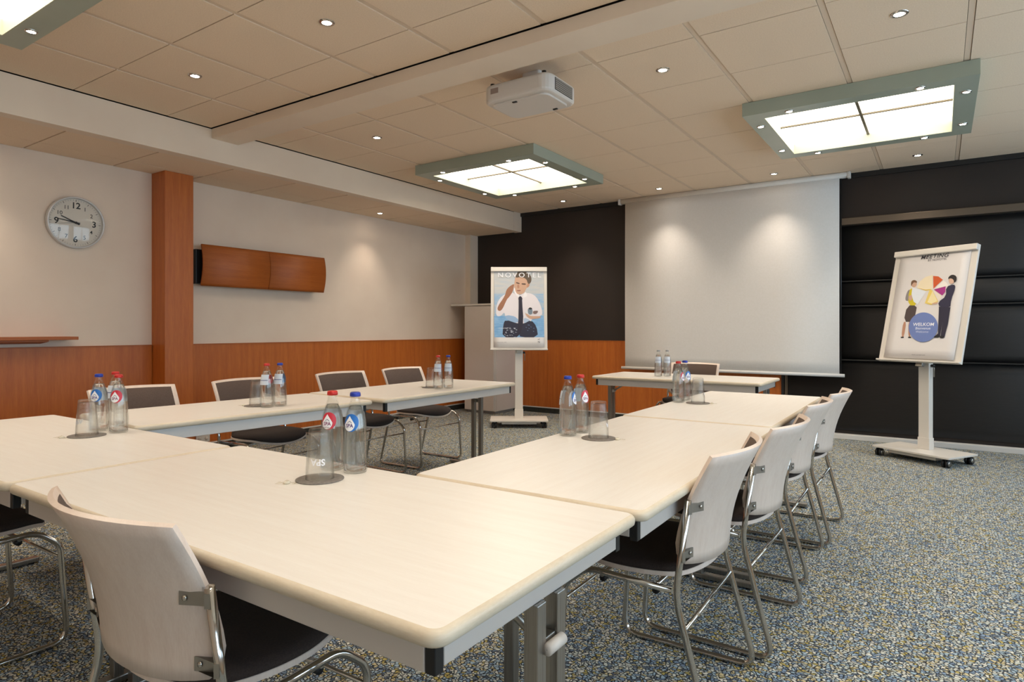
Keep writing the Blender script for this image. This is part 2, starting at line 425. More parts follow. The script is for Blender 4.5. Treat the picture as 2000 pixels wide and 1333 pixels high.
# black roman blind, rail and upper fascia on the far wall
bl = empty('roman_blind', (0, YF-.002, 0)); tag(bl, 'black roman blind with stitched folds covering the far wall', 'blind')
x0, x1 = -1.425, XR-.02
zs = [2.30, 1.704, 1.438, .856, .09]
for i in range(4):
    d = [.045, .05, .046, .052][i]
    def pf(u, v, a=zs[i+1], b=zs[i], d=d):
        return (x0+(x1-x0)*u, -.018-d*.35*math.sin(PI*v)**.8, a+.006+(b-a-.008)*v)
    shell(pf, 1, 8, .006).obj('blind_fold', M_BLIND, bl)
    if i: box('fold_rod', x0, x1, -.05, -.02, zs[i]-.010, zs[i]+.004, M_BLACK, bl, .004)
rl = MB().box(-1.425, XR-.02, YF-.10, YF-.002, 2.305, 2.378).obj('blind_rail', M_RAILMETAL, bevel=.004)
tag(rl, 'bronze metal headrail above the black blind', 'rail')

# ================================================================== CEILING LIGHTS
def make_light(cx, cy):
    o = empty('ceiling_light', (cx, cy, ZC-.001)); hw, iw, zb = .715, .59, -.098
    fr = MB()
    for (a, b, c, d) in ((-hw, hw, -hw, -iw), (-hw, hw, iw, hw), (-hw, -iw, -iw, iw), (iw, hw, -iw, iw)): fr.box(a, b, c, d, zb, -.001)
    fr.obj('frame', M_TEAL, o)
    rv = MB(); t = .006
    for (a, b, c, d) in ((-iw, iw, -iw, -iw+t), (-iw, iw, iw-t, iw), (-iw, -iw+t, -iw+t, iw-t), (iw-t, iw, -iw+t, iw-t)): rv.box(a, b, c, d, zb+.001, -.006)
    rv.obj('reveal', M_REVEAL, o, fix=False)
    for sx in (-1, 1):
        for sy in (-1, 1):
            a, b = sorted((sx*.004, sx*(iw-t))); c, d = sorted((sy*.004, sy*(iw-t)))
            box('diffuser_panel', a, b, c, d, -.010, -.004, M_PANEL, o)
    MB().box(-.010, .010, -iw+t, iw-t, -.022, -.0105).box(-iw+t, -.010, -.010, .010, -.022, -.0105).box(.010, iw-t, -.010, .010, -.022, -.0105).obj('glazing_bar', M_MUNTIN, o, fix=False)
    mid = (hw+iw)/2
    for (a, b) in [(-.4, -mid), (.4, -mid), (mid, -.4), (mid, .4), (.4, mid), (-.4, mid), (-mid, .4), (-mid, -.4)]:
        sp = MB().lathe([(.020, zb-.001), (.022, zb-.006), (.030, zb-.005), (.031, zb+.0005)], 20, (a, b, 0)).obj('spotlight', M_CHROME, o, fix=False)
        MB().disc(.0205, (a, b, zb-.0035), 20).obj('lamp', M_SPOT, sp, fix=False)
    return o
L1 = make_light(-3.755, 5.575)
tag(L1, 'square sage-framed ceiling light panel above the wall-side tables, beyond the projector', 'ceiling light', 'square ceiling light panels')
for (x, y, lab) in ((-.508, 5.6, 'square sage-framed ceiling light panel in front of the projection screen and welcome flipchart'),
                    (-3.6, .72, 'square sage-framed ceiling light panel near the wall clock'),
                    (-.508, .72, 'square sage-framed ceiling light panel above the open end of the room')):
    c = copy_tree(L1); c.location = (x, y, ZC-.001); c['label'] = lab

def make_down(z):
    o = empty('downlight', (0, 0, z))
    r = MB().lathe([(.026, -.001), (.028, -.006), (.042, -.004), (.044, .0005)], 24).obj('trim_ring', M_CHROME, o, fix=False)
    MB().disc(.0265, (0, 0, -.0035), 20).obj('lamp', M_SPOT, o, fix=False)
    return o
DL = make_down(ZC)
tag(DL, 'small round recessed downlight set in a ceiling tile', 'downlight', 'recessed ceiling downlights')
spots = [(x, y) for y in (2.32, 3.96, 7.28) for x in (-4.095, -2.785, -1.49, -.18)]
spots = [p for p in spots if p not in ((-2.785, 3.96),)] + [(1.14, 3.96), (1.14, 7.28), (1.14, 2.32), (-4.095, -.9), (-1.49, -.9)]
vis = 0
def spot_lamp(x, y, z, wat=DOWN_W, ang=90):
    ld = bpy.data.lights.new('downlight_beam', 'SPOT'); ld.energy = wat; ld.color = WARM; ld.spot_size = math.radians(ang); ld.spot_blend = 1.0; ld.shadow_soft_size = .03
    lo = bpy.data.objects.new('downlight_beam', ld); COL.objects.link(lo); lo.location = (x, y, z-.015)
for i, (x, y) in enumerate(spots):
    d = DL if i == 0 else copy_tree(DL)
    d.location = (x, y, ZC); spot_lamp(x, y, ZC, DOWN_W*(1.1 if y > 6 else .85))
    d['label'] = ('small round recessed downlight in the tiles close to the far wall' if y > 6 else
                  'small round recessed downlight just beyond the plastered ceiling beam' if y > 3 else
                  'small round recessed downlight in the tiled bay before the plastered beam' if y > 0 else 'small round recessed downlight toward the back wall')
for (lx_, ly_) in ((-3.755, 5.575), (-.508, 5.6), (-3.6, .72), (-.508, .72)):
    for (a, b) in [(-.4, -.652), (.4, -.652), (.652, -.4), (.652, .4), (.4, .652), (-.4, .652), (-.652, .4), (-.652, -.4)]:
        spot_lamp(lx_+a, ly_+b, ZC-.100, FRAME_W*(1.15 if ly_ > 3 else .6), 140)
for i, y in enumerate((5.52, 1.6)):
    d = copy_tree(DL); d.location = (-5.655, y, ZSO); d['label'] = 'small round recessed downlight in the lowered ceiling strip beside the wall'; spot_lamp(-5.655, y, ZSO, DOWN_W*.6)

# ================================================================== PROJECTOR
pj = empty('projector', (-2.215, 3.50, 2.635)); tag(pj, 'white ceiling-mounted projector just beyond the plastered beam', 'projector')
def rrect(w, d, r, n=5):
    P = []
    for (sx, sy, a0) in ((1, 1, 0), (-1, 1, PI/2), (-1, -1, PI), (1, -1, 1.5*PI)):
        for k in range(n+1):
            a = a0+PI/2*k/n; P.append((sx*(w/2-r)+r*math.cos(a), sy*(d/2-r)+r*math.sin(a)))
    return P
MB().prism(rrect(.50, .38, .07), .012, .125).obj('body', M_PROJ, pj, bevel=.02, seg=3)
MB().prism(rrect(.42, .30, .05), 0, .014).obj('bottom_cover', M_PROJ, pj, bevel=.004)
vt = MB().box(.2495, .2525, -.11, .11, .03, .105).obj('vent_grille', M_BLACK, pj, fix=False)
vg = MB()
for k in range(12): vg.box(.2525, .2545, -.108+k*.0185, -.1005+k*.0185, .032, .103)
for k in range(6): vg.box(.2525, .2548, -.108, .108, .033+k*.0125, .0385+k*.0125)
vg.obj('vent_slats', M_VENT, vt, fix=False)
box('sensor_window', -.18, -.12, -.1915, -.1895, .06, .095, mat('sensor_grey', (150, 130, 120), .3), pj, .001)
for (a, b) in ((-.03, -.135), (.12, .12)): box('foot', a-.016, a+.016, b-.008, b+.008, -.006, .002, M_BLACK, pj, .002)
for (a, b) in ((-.2, -.14), (.19, -.14)): MB().lathe([(.014, .12), (.014, .145), (0.001, .145)], 12, (a, b, 0)).obj('mount_foot', M_BLACK, pj)
MB().prism([(x, y+.06) for x, y in rrect(.14, .12, .02)], .125, .233).obj('ceiling_mount', M_PROJ, pj, bevel=.004)

# ================================================================== PROJECTION SCREEN
sc = empty('projection_screen', (-2.13, YF-.12, 0)); tag(sc, 'white pull-down projection screen lowered in front of the far wall', 'screen')
sw = 1.235
MB().lathe([(.034, -1.30), (.034, 1.31)], 20, (0, 0, 2.835), axis='x').disc(.034, (-1.30, 0, 2.835), 20, 'x').disc(.034, (1.31, 0, 2.835), 20, 'x').obj('roller_case', M_WHITEMETAL, sc)
for x in (-1.315, 1.325): box('end_bracket', x-.016, x+.016, -.035, .035, 2.795, 2.866, M_BASEWHITE, sc, .006)
shell(lambda u, v: (-sw+2*sw*u, -.02-.006*math.sin(PI*v), .70+(2.825-.70)*v), 4, 16, .003).obj('screen_cloth', M_SCREEN, sc)
MB().lathe([(.001, -sw-.05), (.018, -sw-.05), (.018, sw+.05), (.001, sw+.05)], 16, (0, -.02, .690), axis='x').obj('bottom_bar', M_BASEWHITE, sc)
shell(lambda u, v: (sw-.001+.022*u, -.017, .70+(2.8-.70)*v), 1, 1, .003).obj('black_edge', M_BLACK, sc)

# ================================================================== LEFT WALL OBJECTS
# clock
ck = empty('wall_clock', (XL+.002, 2.34, 2.066)); ck.rotation_euler = (0, math.radians(2.0), 0)
tag(ck, 'round silver-rimmed wall clock reading quarter to ten', 'clock')
R_ = .213
MB().lathe([(R_-.03, 0), (R_-.002, .001), (R_, .012), (R_-.002, .042), (R_-.008, .047), (R_-.014, .044), (R_-.016, .022)], 64, axis='x').obj('rim', mat('clock_rim', (208, 206, 204), .35, .35), ck)
MB().disc(R_-.015, (.02, 0, 0), 64, 'x').obj('dial', mat('clock_dial', (216, 208, 196), .6), ck, fix=False)
def dome(u, v):
    r = (R_-.017)*max(v, .0001); a = 2*PI*u
    return (.036+.012*(1-v*v), r*math.cos(a), r*math.sin(a))
MB().grid(dome, 48, 8).obj('cover_glass', M_COVER, ck)
M_INK = mat('black_ink', (24, 22, 22), .6)
def on_dial(mb, name, y, z, parent=ck, x=.0206):
    # text plane xy -> (y, z) of the dial seen from +x
    mb.v = [(x, y+a, z+b) for a, b, c in mb.v]
    return mb.obj(name, M_INK, parent, fix=False)
for k in range(1, 13):
    a = PI/2-2*PI*k/12; big = k % 3 == 0
    r = .135 if not big else .138
    on_dial(text_mb(str(k), .070 if big else .044, bold=.02 if big else .006), 'numeral', r*math.cos(a), r*math.sin(a))
tk = MB()
for k in range(60):
    a = 2*PI*k/60; L = .016 if k % 5 == 0 else .009; hwid = .0018 if k % 5 == 0 else .0007
    c_, s_ = math.cos(a), math.sin(a); r1, r0 = .188, .188-L
    tk.add([(.0206, r0*c_-hwid*s_, r0*s_+hwid*c_), (.0206, r0*c_+hwid*s_, r0*s_-hwid*c_), (.0206, r1*c_+hwid*s_, r1*s_-hwid*c_), (.0206, r1*c_-hwid*s_, r1*s_+hwid*c_)], [(0, 1, 2, 3)])
tk.obj('minute_marks', M_INK, ck, fix=False)
def hand(name, ang, L, wd, x):
    c_, s_ = math.cos(ang), math.sin(ang); n = (-s_, c_)
    P = [(-.03, wd), (L, wd*.6), (L, -wd*.6), (-.03, -wd)]
    MB().prism([(p*c_+q*n[0], p*s_+q*n[1]) for p, q in P], x, x+.0015).v
    mm = MB().prism([(p*c_+q*n[0], p*s_+q*n[1]) for p, q in P], x, x+.0015)
    mm.v = [(z, a, b) for a, b, z in mm.v]; mm.obj(name, M_INK, ck)
hand('hour_hand', PI/2-2*PI*(9+46.5/60)/12, .115, .006, .024)
hand('minute_hand', PI/2-2*PI*46.5/60, .150, .0045, .027)
hand('second_hand', PI/2-2*PI*43.5/60, .13, .001, .030)
MB().lathe([(.009, .022), (.009, .033), (.001, .033)], 16, axis='x').obj('hub', M_INK, ck)

# curved wood wall lamp
lp = empty('wall_lamp', (XL+.001, 4.065, 1.6)); tag(lp, 'curved cherry wood wall lamp with two front panels', 'wall lamp')
box('backbox', 0, .085, -.74, .70, .02, .35, M_BLACK, lp, .006)
for (a, b) in ((-.722, .002), (.007, .722)):
    def pf(u, v, a=a, b=b):
        return (.105+.062*math.sin(PI*(.12+.70*v)), a+(b-a)*u, .004+.386*v)
    shell(pf, 2, 14, -.014).obj('front_panel', M_CHERRY_H, lp)
for y in (-.5, .5): box('bracket', .08, .135, y-.02, y+.02, .15, .25, M_BLACK, lp)
# shelf
sh = empty('wall_shelf', (XL+.019, 0, 1.10)); tag(sh, 'narrow cherry wood shelf fixed to the wall below the clock', 'shelf')
box('board', -.018, .185, .3, 2.29, .002, .027, M_CHERRY_H, sh, .002)
MB().add([(-.018, .5, -.03), (.14, .5, -.012), (.14, .5, .0015), (-.018, .5, .0015), (-.018, 2.1, -.03), (.14, 2.1, -.012), (.14, 2.1, .0015), (-.018, 2.1, .0015)],
         [(0, 1, 2, 3), (7, 6, 5, 4), (0, 4, 5, 1), (1, 5, 6, 2), (2, 6, 7, 3), (3, 7, 4, 0)]).obj('bearer', M_CHERRY_H, sh)
# socket
so = empty('wall_socket', (XL+.0185, 3.43, .125)); tag(so, 'cream double wall socket low on the wainscot beside the column', 'socket')
box('plate', 0, .010, -.07, .07, -.035, .04, M_BASEWHITE, so, .003)
for y in (-.035, .035): MB().lathe([(.018, .0105), (.018, .0125), (.001, .0115)], 16, (0, y, .002), axis='x').obj('outlet', M_WHITELAM, so)

# white cabinet in the far corner
cb = empty('cabinet', (-5.40, 7.46, 0)); tag(cb, 'tall white laminate cabinet with overhanging top in the far corner', 'cabinet')
box('plinth', -.245, .245, -.23, .23, 0, .035, mat('plinth_grey', (150, 145, 140), .6), cb)
box('body', -.265, .265, -.26, .26, .036, 1.52, M_WHITELAM, cb, .002)
for s in (0,): box('side_panel', .2655, .277, -.24, .245, .04, 1.515, M_WHITELAM, cb, .002)
box('door', -.255, .255, -.2785, -.2605, .045, 1.51, M_WHITELAM, cb, .0015)
box('top_board', -.50, .285, -.29, .262, 1.521, 1.546, M_WHITEMETAL, cb, .002)

# ================================================================== FLIPCHARTS
def homog(src):
    """maps the quad src (tl,tr,br,bl) to the unit square u right, v up"""
    import numpy as np
    dst = [(0, 1), (1, 1), (1, 0), (0, 0)]; A = []; b = []
    for (x, y), (u, v) in zip(src, dst):
        A.append([x, y, 1, 0, 0, 0, -u*x, -u*y]); b.append(u); A.append([0, 0, 0, x, y, 1, -v*x, -v*y]); b.append(v)
    h = np.linalg.solve(np.array(A, float), np.array(b, float))
    return lambda x, y: ((h[0]*x+h[1]*y+h[2])/(h[6]*x+h[7]*y+1), (h[3]*x+h[4]*y+h[5])/(h[6]*x+h[7]*y+1))
LEAN = math.radians(8.5)
def flipchart(loc, rz, bw, bh, zbot, label, group, LEAN=LEAN, fwd=.03):
    o = empty('flipchart', loc, rz); tag(o, label, 'flipchart', group)
    MB().prism(rrect(.70, .42, .012), .078, .094).obj('base_plate', M_WHITEMETAL, o, bevel=.002)
    box('ballast', -.21, .21, -.16, .1, .042, .0775, M_WHITEMETAL, o, .003)
    for sx in (-1, 1):
        for sy in (-1, 1):
            c = MB().lathe([(.001, -.012), (.028, -.011), (.034, -.006), (.034, .006), (.028, .011), (.001, .012)], 20, (sx*.30-.017, sy*.165, .034), axis='x')
            c.lathe([(.001, -.012), (.028, -.011), (.034, -.006), (.034, .006), (.028, .011), (.001, .012)], 20, (sx*.30+.017, sy*.165, .034), axis='x')
            c.box(sx*.30-.006, sx*.30+.006, sy*.165-.012, sy*.165+.012, .03, .08)
            w_ = c.obj('castor', M_BLACK, o)
            d = MB()
            for s in (-1, 1): d.lathe([(.001, .0), (.024, .0), (.024, s*.002), (.001, s*.003)], 18, (sx*.30+s*.0295, sy*.165, .034), axis='x')
            d.obj('castor_cap', M_STEEL, w_)
    box('column', -.048, .048, .01, .07, .094, zbot+.015, M_WHITEMETAL, o, .004)
    box('column_sleeve', -.053, .053, .005, .075, .094, .20, M_WHITEMETAL, o, .003)
    MB().lathe([(.001, .048), (.014, .048), (.014, .075), (.001, .075)], 14, (0, .045, zbot-.03), axis='x').obj('clamp_knob', M_BLACK, o)
    h = MB().tube(fillet([(.062, .045, zbot-.03), (.072, .045, zbot-.05), (.072, .045, zbot-.13)], .01), .005, 8).obj('clamp_lever', M_STEEL, o)
    bd = bpy.data.objects.new('board', None); COL.objects.link(bd); bd.parent = o
    bd.location = (0, -fwd, zbot); bd.rotation_euler = (-LEAN, 0, 0)
    b = MB().box(-bw/2, bw/2, -.012, .012, 0, bh).obj('panel', M_WHITEMETAL, bd, bevel=.003)
    box('mount_plate', -.09, .09, .0125, .03, .02, .34, M_STEEL, bd, .002)
    box('mount_arm', -.03, .03, .013, .05, -.03, .03, M_STEEL, bd, .002)
    box('clamp_rail', -bw/2, bw/2, -.045, -.0125, bh-.055, bh, M_WHITEMETAL, bd, .006)
    box('pen_tray', -bw/2-.004, bw/2+.004, -.048, -.0125, 0, .014, M_WHITEMETAL, bd, .003)
    return o, bd
def sheet(bd, x0, x1, z0, z1, m):
    """paper sheet hanging on the board; returns function to add flat print on it"""
    Y0 = -.0165
    def pf(u, v): return (x0+(x1-x0)*u, Y0-.012*(1-v)**3*(.4+.6*u), z0+(z1-z0)*v)
    p = shell(pf, 8, 12, -.0006).obj('paper_sheet', m, bd)
    cnt = [0]
    def place(mb, name, mm):
        # mb vertices hold (u, v, 0): put them just in front of the sheet
        cnt[0] += 1; e = .0007+.00022*cnt[0]
        mb.v = [(lambda q: (q[0], q[1]-e, q[2]))(pf(min(max(a, 0), 1), min(max(b, 0), 1))) for a, b, c in mb.v]
        me = mb.mesh(name, fix=False)
        bm = bmesh.new(); bm.from_mesh(me); bmesh.ops.triangulate(bm, faces=bm.faces); bm.to_mesh(me); bm.free()
        return link(name, me, mm, p)
    return p, place
INK = {}
def ink(c):
    k = 'print_%d_%d_%d' % c
    return mat(k, c, .55)
def poly(pts, H):
    m = MB(); P = [H(*p) for p in pts]; m.add([(u, v, 0) for u, v in P], [tuple(range(len(P)))]); return m
def smooth_poly(pts, n=3):
    for _ in range(n):
        q = []
        for i in range(len(pts)):
            a, b = pts[i], pts[(i+1) % len(pts)]
            q += [(a[0]*.75+b[0]*.25, a[1]*.75+b[1]*.25), (a[0]*.25+b[0]*.75, a[1]*.25+b[1]*.75)]
        pts = q
    return pts
def circ(x, y, r, ry=None, n=28): return [(x+r*math.cos(2*PI*k/n), y+(ry or r)*math.sin(2*PI*k/n)) for k in range(n)]
def put_text(s, u, v, size, asp, **kw):
    mb = text_mb(s, size, **kw); mb.v = [(u+a, v+b*asp, 0) for a, b, c in mb.v]; return mb

# ---- left flipchart with the advertising poster
fc, bd = flipchart((-4.285, 6.515, 0), YAW, .695, 1.035, .928, 'white mobile flipchart with poster of a man in shirt and tie', 'mobile flipcharts')
p1, place = sheet(bd, -.31, .31, .035, .985, mat('poster_paper', (232, 228, 226), .35))
Hm = homog([(240, 155), (992, 155), (975, 1185), (215, 1185)])
def rectg(x0, y0, x1, y1, n=8):
    m = MB(); m.grid(lambda a, b: (*Hm(x0+(x1-x0)*a, y0+(y1-y0)*b), 0), n, n, False); return m
m_sky = noise_mat('print_pool', (176, 190, 204), (140, 178, 214), scale=(3, 1, 10), nscale=3, rough=.4)
place(rectg(240, 155, 985, 460), 'print_sky', noise_mat('print_sky', (196, 196, 196), (182, 190, 198), scale=(2, 1, 10), nscale=3, rough=.4))
place(rectg(238, 460, 982, 760), 'print_water', m_sky)
place(rectg(230, 760, 978, 1050), 'print_water', noise_mat('print_pool_deep', (112, 164, 214), (142, 186, 224), scale=(3, 1, 10), nscale=4, rough=.4))
SHIRT, SKIN, SKIN2, HAIR, NAVY = (226, 220, 226), (198, 160, 136), (158, 108, 82), (92, 76, 62), (38, 40, 62)
def P1(pts, c, name='print_shape', sm=2): place(poly(smooth_poly(pts, sm) if sm else pts, Hm), name, ink(c))
P1([(520, 440), (600, 500), (700, 440), (850, 470), (930, 600), (965, 740), (900, 770), (800, 800), (770, 850), (600, 875), (400, 800), (390, 700), (330, 770), (255, 760), (270, 600), (340, 500), (430, 450)], SHIRT, 'print_shirt')
P1([(400, 745), (590, 775), (590, 870), (400, 805)], (150, 180, 216), 'print_shade', 1)
P1([(672, 780), (770, 815), (760, 855), (672, 870)], (170, 192, 220), 'print_shade', 1)
P1([(365, 880), (400, 810), (590, 868), (672, 868), (785, 815), (865, 900), (885, 1052), (620, 1052), (600, 1000), (560, 1052), (350, 1052)], NAVY, 'print_trousers', 1)
P1([(280, 640), (400, 490), (420, 410), (470, 360), (545, 320), (535, 370), (520, 430), (460, 510), (430, 530), (350, 690), (290, 695)], SKIN2, 'print_arm')
P1([(540, 390), (545, 300), (570, 210), (740, 215), (765, 330), (715, 400), (690, 450), (620, 478), (560, 450)], SKIN, 'print_face')
P1([(735, 330), (775, 315), (770, 360), (725, 385)], (186, 140, 116), 'print_ear')
P1([(560, 225), (600, 150), (720, 148), (800, 215), (805, 290), (770, 330), (745, 320), (730, 260), (650, 225), (580, 245)], HAIR, 'print_hair')
P1([(570, 300), (625, 315), (625, 330), (570, 318)], (86, 62, 52), 'print_brow', 1); P1([(650, 318), (720, 320), (715, 340), (655, 335)], (86, 62, 52), 'print_brow', 1)
P1([(575, 415), (640, 410), (635, 425), (580, 425)], (140, 80, 74), 'print_mouth', 1)
P1([(590, 330), (615, 335), (620, 385), (585, 385)], (180, 132, 108), 'print_nose', 1)
P1([(545, 360), (530, 430), (600, 520), (625, 480), (565, 450)], (236, 232, 236), 'print_collar', 1); P1([(690, 450), (660, 520), (740, 500), (715, 430)], (236, 232, 236), 'print_collar', 1)
P1([(598, 515), (628, 488), (662, 515), (655, 560), (672, 840), (625, 1000), (560, 1052), (545, 1052), (590, 900), (605, 560)], (36, 32, 52), 'print_tie', 1)
P1([(685, 700), (760, 760), (820, 765), (930, 765), (935, 785), (870, 800), (780, 805), (720, 770)], SKIN, 'print_hand')
P1([(735, 680), (750, 655), (795, 650), (812, 690), (800, 745), (745, 740)], (116, 132, 146), 'print_gadget', 1); P1([(752, 655), (775, 645), (805, 655), (800, 675), (755, 675)], (28, 28, 34), 'print_gadget', 1)
P1([(690, 700), (735, 695), (740, 730), (710, 735)], (222, 224, 230), 'print_gadget', 1); P1([(812, 695), (900, 690), (870, 735), (820, 735)], (120, 100, 96), 'print_gadget', 1)
for k in range(26):
    x, y = random.uniform(375, 555), random.uniform(915, 1030); P1([(x, y), (x+random.uniform(14, 40), y+4), (x+random.uniform(5, 25), y+random.uniform(6, 14))], (206, 212, 226), 'print_splash', 0)
for k in range(8):
    x, y = random.uniform(690, 850), random.uniform(880, 1040); P1([(x, y), (x+22, y+5), (x+10, y+9)], (120, 150, 190), 'print_splash', 0)
place(put_text('NOVOTEL', .51, .945, .145, .62, spacing=1.35, sx=1.06, bold=.004), 'lettering', ink((240, 240, 244)))
place(put_text('N', .89, .065, .055, .62, bold=.01), 'lettering', ink((40, 44, 70)))
P1([(862, 1088), (890, 1078), (915, 1070), (892, 1086), (880, 1085)], (40, 44, 70), 'print_mark', 1)
place(put_text('NOVOTEL.COM', .16, .062, .026, .62), 'lettering', ink((130, 130, 140)))
place(put_text('CONCENTRER', .19, .245, .028, .62, bold=.006), 'lettering', ink((220, 226, 236)))

# ---- right flipchart with the welcome poster
fc2, bd2 = flipchart((-.130, 6.882, 0), math.radians(-31), .742, 1.075, .885, 'white mobile flipchart with welcome poster in front of the black blind', 'mobile flipcharts', math.radians(14.5), .07)
p2, place2 = sheet(bd2, -.318, .318, .03, 1.02, mat('poster_paper_grey', (226, 222, 222), .35))
H2 = homog([(300, 185), (1025, 130), (850, 1212), (140, 1180)])
def P2(pts, c, name='print_shape', sm=2): place2(poly(smooth_poly(pts, sm) if sm else pts, H2), name, ink(c))
P2([(345, 620), (372, 520), (405, 505), (425, 560), (395, 625)], (140, 134, 136), 'print_sleeve')
P2([(388, 520), (425, 490), (475, 530), (472, 672), (383, 670)], (214, 196, 40), 'print_vest', 1)
P2(circ(440, 452, 30, 36), (206, 168, 146), 'print_face', 0)
P2([(408, 450), (415, 422), (445, 412), (472, 428), (470, 445), (440, 435), (420, 460), (412, 480)], (112, 82, 62), 'print_hair', 1)
P2([(372, 668), (474, 670), (462, 745), (440, 832), (338, 832)], (78, 66, 66), 'print_skirt', 1)
P2([(335, 832), (368, 832), (345, 985), (318, 985)], (188, 140, 116), 'print_leg', 1); P2([(388, 832), (412, 832), (412, 985), (390, 985)], (188, 140, 116), 'print_leg', 1)
P2([(312, 980), (345, 978), (342, 992), (315, 992)], (30, 28, 34), 'print_shoe', 0); P2([(388, 980), (418, 980), (418, 993), (390, 993)], (30, 28, 34), 'print_shoe', 0)
P2([(470, 492), (500, 430), (560, 385), (632, 368), (632, 508), (560, 515)], (240, 226, 196), 'print_pie', 0)
P2([(470, 492), (560, 512), (620, 508), (615, 522), (560, 525)], (226, 196, 110), 'print_pie', 0)
P2([(637, 378), (690, 384), (735, 418), (640, 505)], (212, 92, 44), 'print_pie', 0)
P2([(740, 424), (775, 452), (790, 480), (645, 510)], (244, 238, 232), 'print_pie', 0)
P2([(645, 515), (764, 484), (760, 540), (730, 576)], (164, 44, 132), 'print_pie', 0)
P2([(645, 520), (728, 580), (690, 632)], (238, 226, 214), 'print_pie', 0)
P2([(630, 520), (690, 635), (620, 668), (555, 650), (600, 520)], (232, 206, 110), 'print_pie', 0); P2([(632, 530), (680, 630), (625, 655), (580, 640)], (238, 224, 176), 'print_pie', 0)
P2([(425, 490), (568, 532), (482, 662), (440, 632), (418, 560)], (228, 234, 244), 'print_wedge', 0)
P2([(385, 580), (420, 560), (430, 610), (400, 625)], (206, 168, 146), 'print_hand', 1)
P2([(768, 490), (850, 463), (866, 500), (820, 620), (812, 705), (700, 690), (690, 640), (770, 585)], (40, 38, 66), 'print_jacket', 1)
P2([(698, 685), (814, 695), (790, 860), (756, 992), (718, 992), (735, 830), (712, 985), (655, 988), (692, 950)], (36, 34, 58), 'print_trousers', 0)
P2([(640, 975), (700, 965), (710, 992), (640, 992)], (20, 20, 26), 'print_shoe', 1); P2([(712, 975), (752, 975), (750, 998), (708, 998)], (20, 20, 26), 'print_shoe', 1)
P2([(620, 655), (680, 640), (690, 655), (640, 665)], (206, 168, 146), 'print_hand', 1)
P2([(795, 420), (820, 400), (860, 420), (850, 455), (815, 465), (800, 450)], (216, 180, 160), 'print_face', 1)
P2([(787, 415), (800, 385), (835, 368), (875, 385), (876, 430), (850, 455), (845, 420), (815, 405)], (34, 26, 26), 'print_hair', 1)
P2(circ(543, 888, 148, 146, 48), (110, 130, 190), 'print_disc', 0)
def T2(s, x, y, size, c, **kw):
    u, v = H2(x, y); place2(put_text(s, u, v, size, .62, **kw), 'lettering', ink(c))
T2('WELKOM', 545, 862, .07, (240, 242, 250), bold=.012)
T2('Bienvenue', 540, 900, .052, (226, 232, 246), bold=.008)
T2('Welcome', 532, 934, .046, (206, 214, 238))
T2('MEETING', 650, 182, .088, (34, 34, 44), shear=.25, spacing=1.1, bold=.004)
T2('BY NOVOTEL', 680, 216, .044, (60, 60, 72), bold=.004)
T2('www.novotel.com', 500, 1160, .026, (120, 118, 124))

# ================================================================== TABLES
def make_table(name_label, x0, x1, y0, y1, along, tilt=0.0, legs=(.042, .042)):
    """folding table; along = 'x' or 'y' is its long direction"""
    cx, cy = (x0+x1)/2, (y0+y1)/2; L, W = ((x1-x0, y1-y0) if along == 'x' else (y1-y0, x1-x0))
    o = empty('folding_table', (cx, cy, 0), (0 if along == 'x' else PI/2)+tilt); tag(o, name_label, 'table', 'folding tables of the meeting layout')
    zt = .74; T = .027; gap = .0015
    hx, hy = L/2-gap, W/2-gap
    # bullnosed edge: stacked rounded rectangles
    prof = [(-.006, -T), (-.0015, -T+.004), (0, -T*.62), (0, -T*.42), (-.002, -.006), (-.007, -.0015), (-.012, 0)]
    ring = []
    for off, dz in prof: ring.append([(x, y, zt+dz) for x, y in rrect(2*(hx+off), 2*(hy+off), .032+off, 6)])
    n = len(ring[0]); m = MB(); m.add([p for r in ring for p in r], [(i*n+k, i*n+(k+1) % n, (i+1)*n+(k+1) % n, (i+1)*n+k) for i in range(len(ring)-1) for k in range(n)], True)
    m.add(ring[0], [tuple(range(n-1, -1, -1))])
    top = m.obj('edge_band', M_EDGE, o)
    t2 = MB(); t2.add(ring[-1], [tuple(range(n))]); t2.obj('tabletop', M_TOP_X, o, fix=False)
    a, za, zb = .030, zt-T-.060, zt-T-.0005
    ix, iy = hx-.035, hy-.035
    for s in (-1, 1):
        box('apron_rail', -ix+.022, ix-.022, *sorted((s*iy, s*(iy-.022))), za, zb, M_ALU, o, .002)
        box('end_rail', *sorted((s*ix, s*(ix-.022))), -iy+.022, iy-.022, za+.008, zb, M_ALU, o, .002)
        for q in (-1, 1): box('corner_cap', *sorted((s*ix, s*(ix-.021))), *sorted((q*iy, q*(iy-.021))), za, zb, M_BLACK, o, .002)
    for s, d in ((-1, legs[0]), (1, legs[1])):
        lx = s*(hx-d)
        lg = empty('leg_frame'); lg.parent = o; lg.location = (lx, 0, 0)
        for q in (-1, 1):
            box('post', -.016, .016, q*.038-.016, q*.038+.016, .03, za+.0075, M_LEG, lg, .002)
        box('foot_bar', -.02, .02, -W/2+.09, W/2-.09, .008, .030, M_LEG, lg, .004)
        for q in (-1, 1): MB().lathe([(.001, 0), (.014, 0), (.014, .008), (.001, .008)], 12, (0, q*(W/2-.12), 0)).obj('glide', M_BLACK, lg)
        box('cross_link', -.011, .011, -.0215, .0215, .555, .585, M_STEEL, lg, .002)
        MB().lathe([(.001, -.03), (.012, -.03), (.012, .03), (.001, .03)], 14, (.022, 0, .57), axis='y').obj('lock_knob', M_WHITELAM, lg)
        MB().tube([(0, 0, .56), (-s*.24, 0, zb-.012)], .009, 8).obj('fold_strut', M_STEEL, lg)
    return o
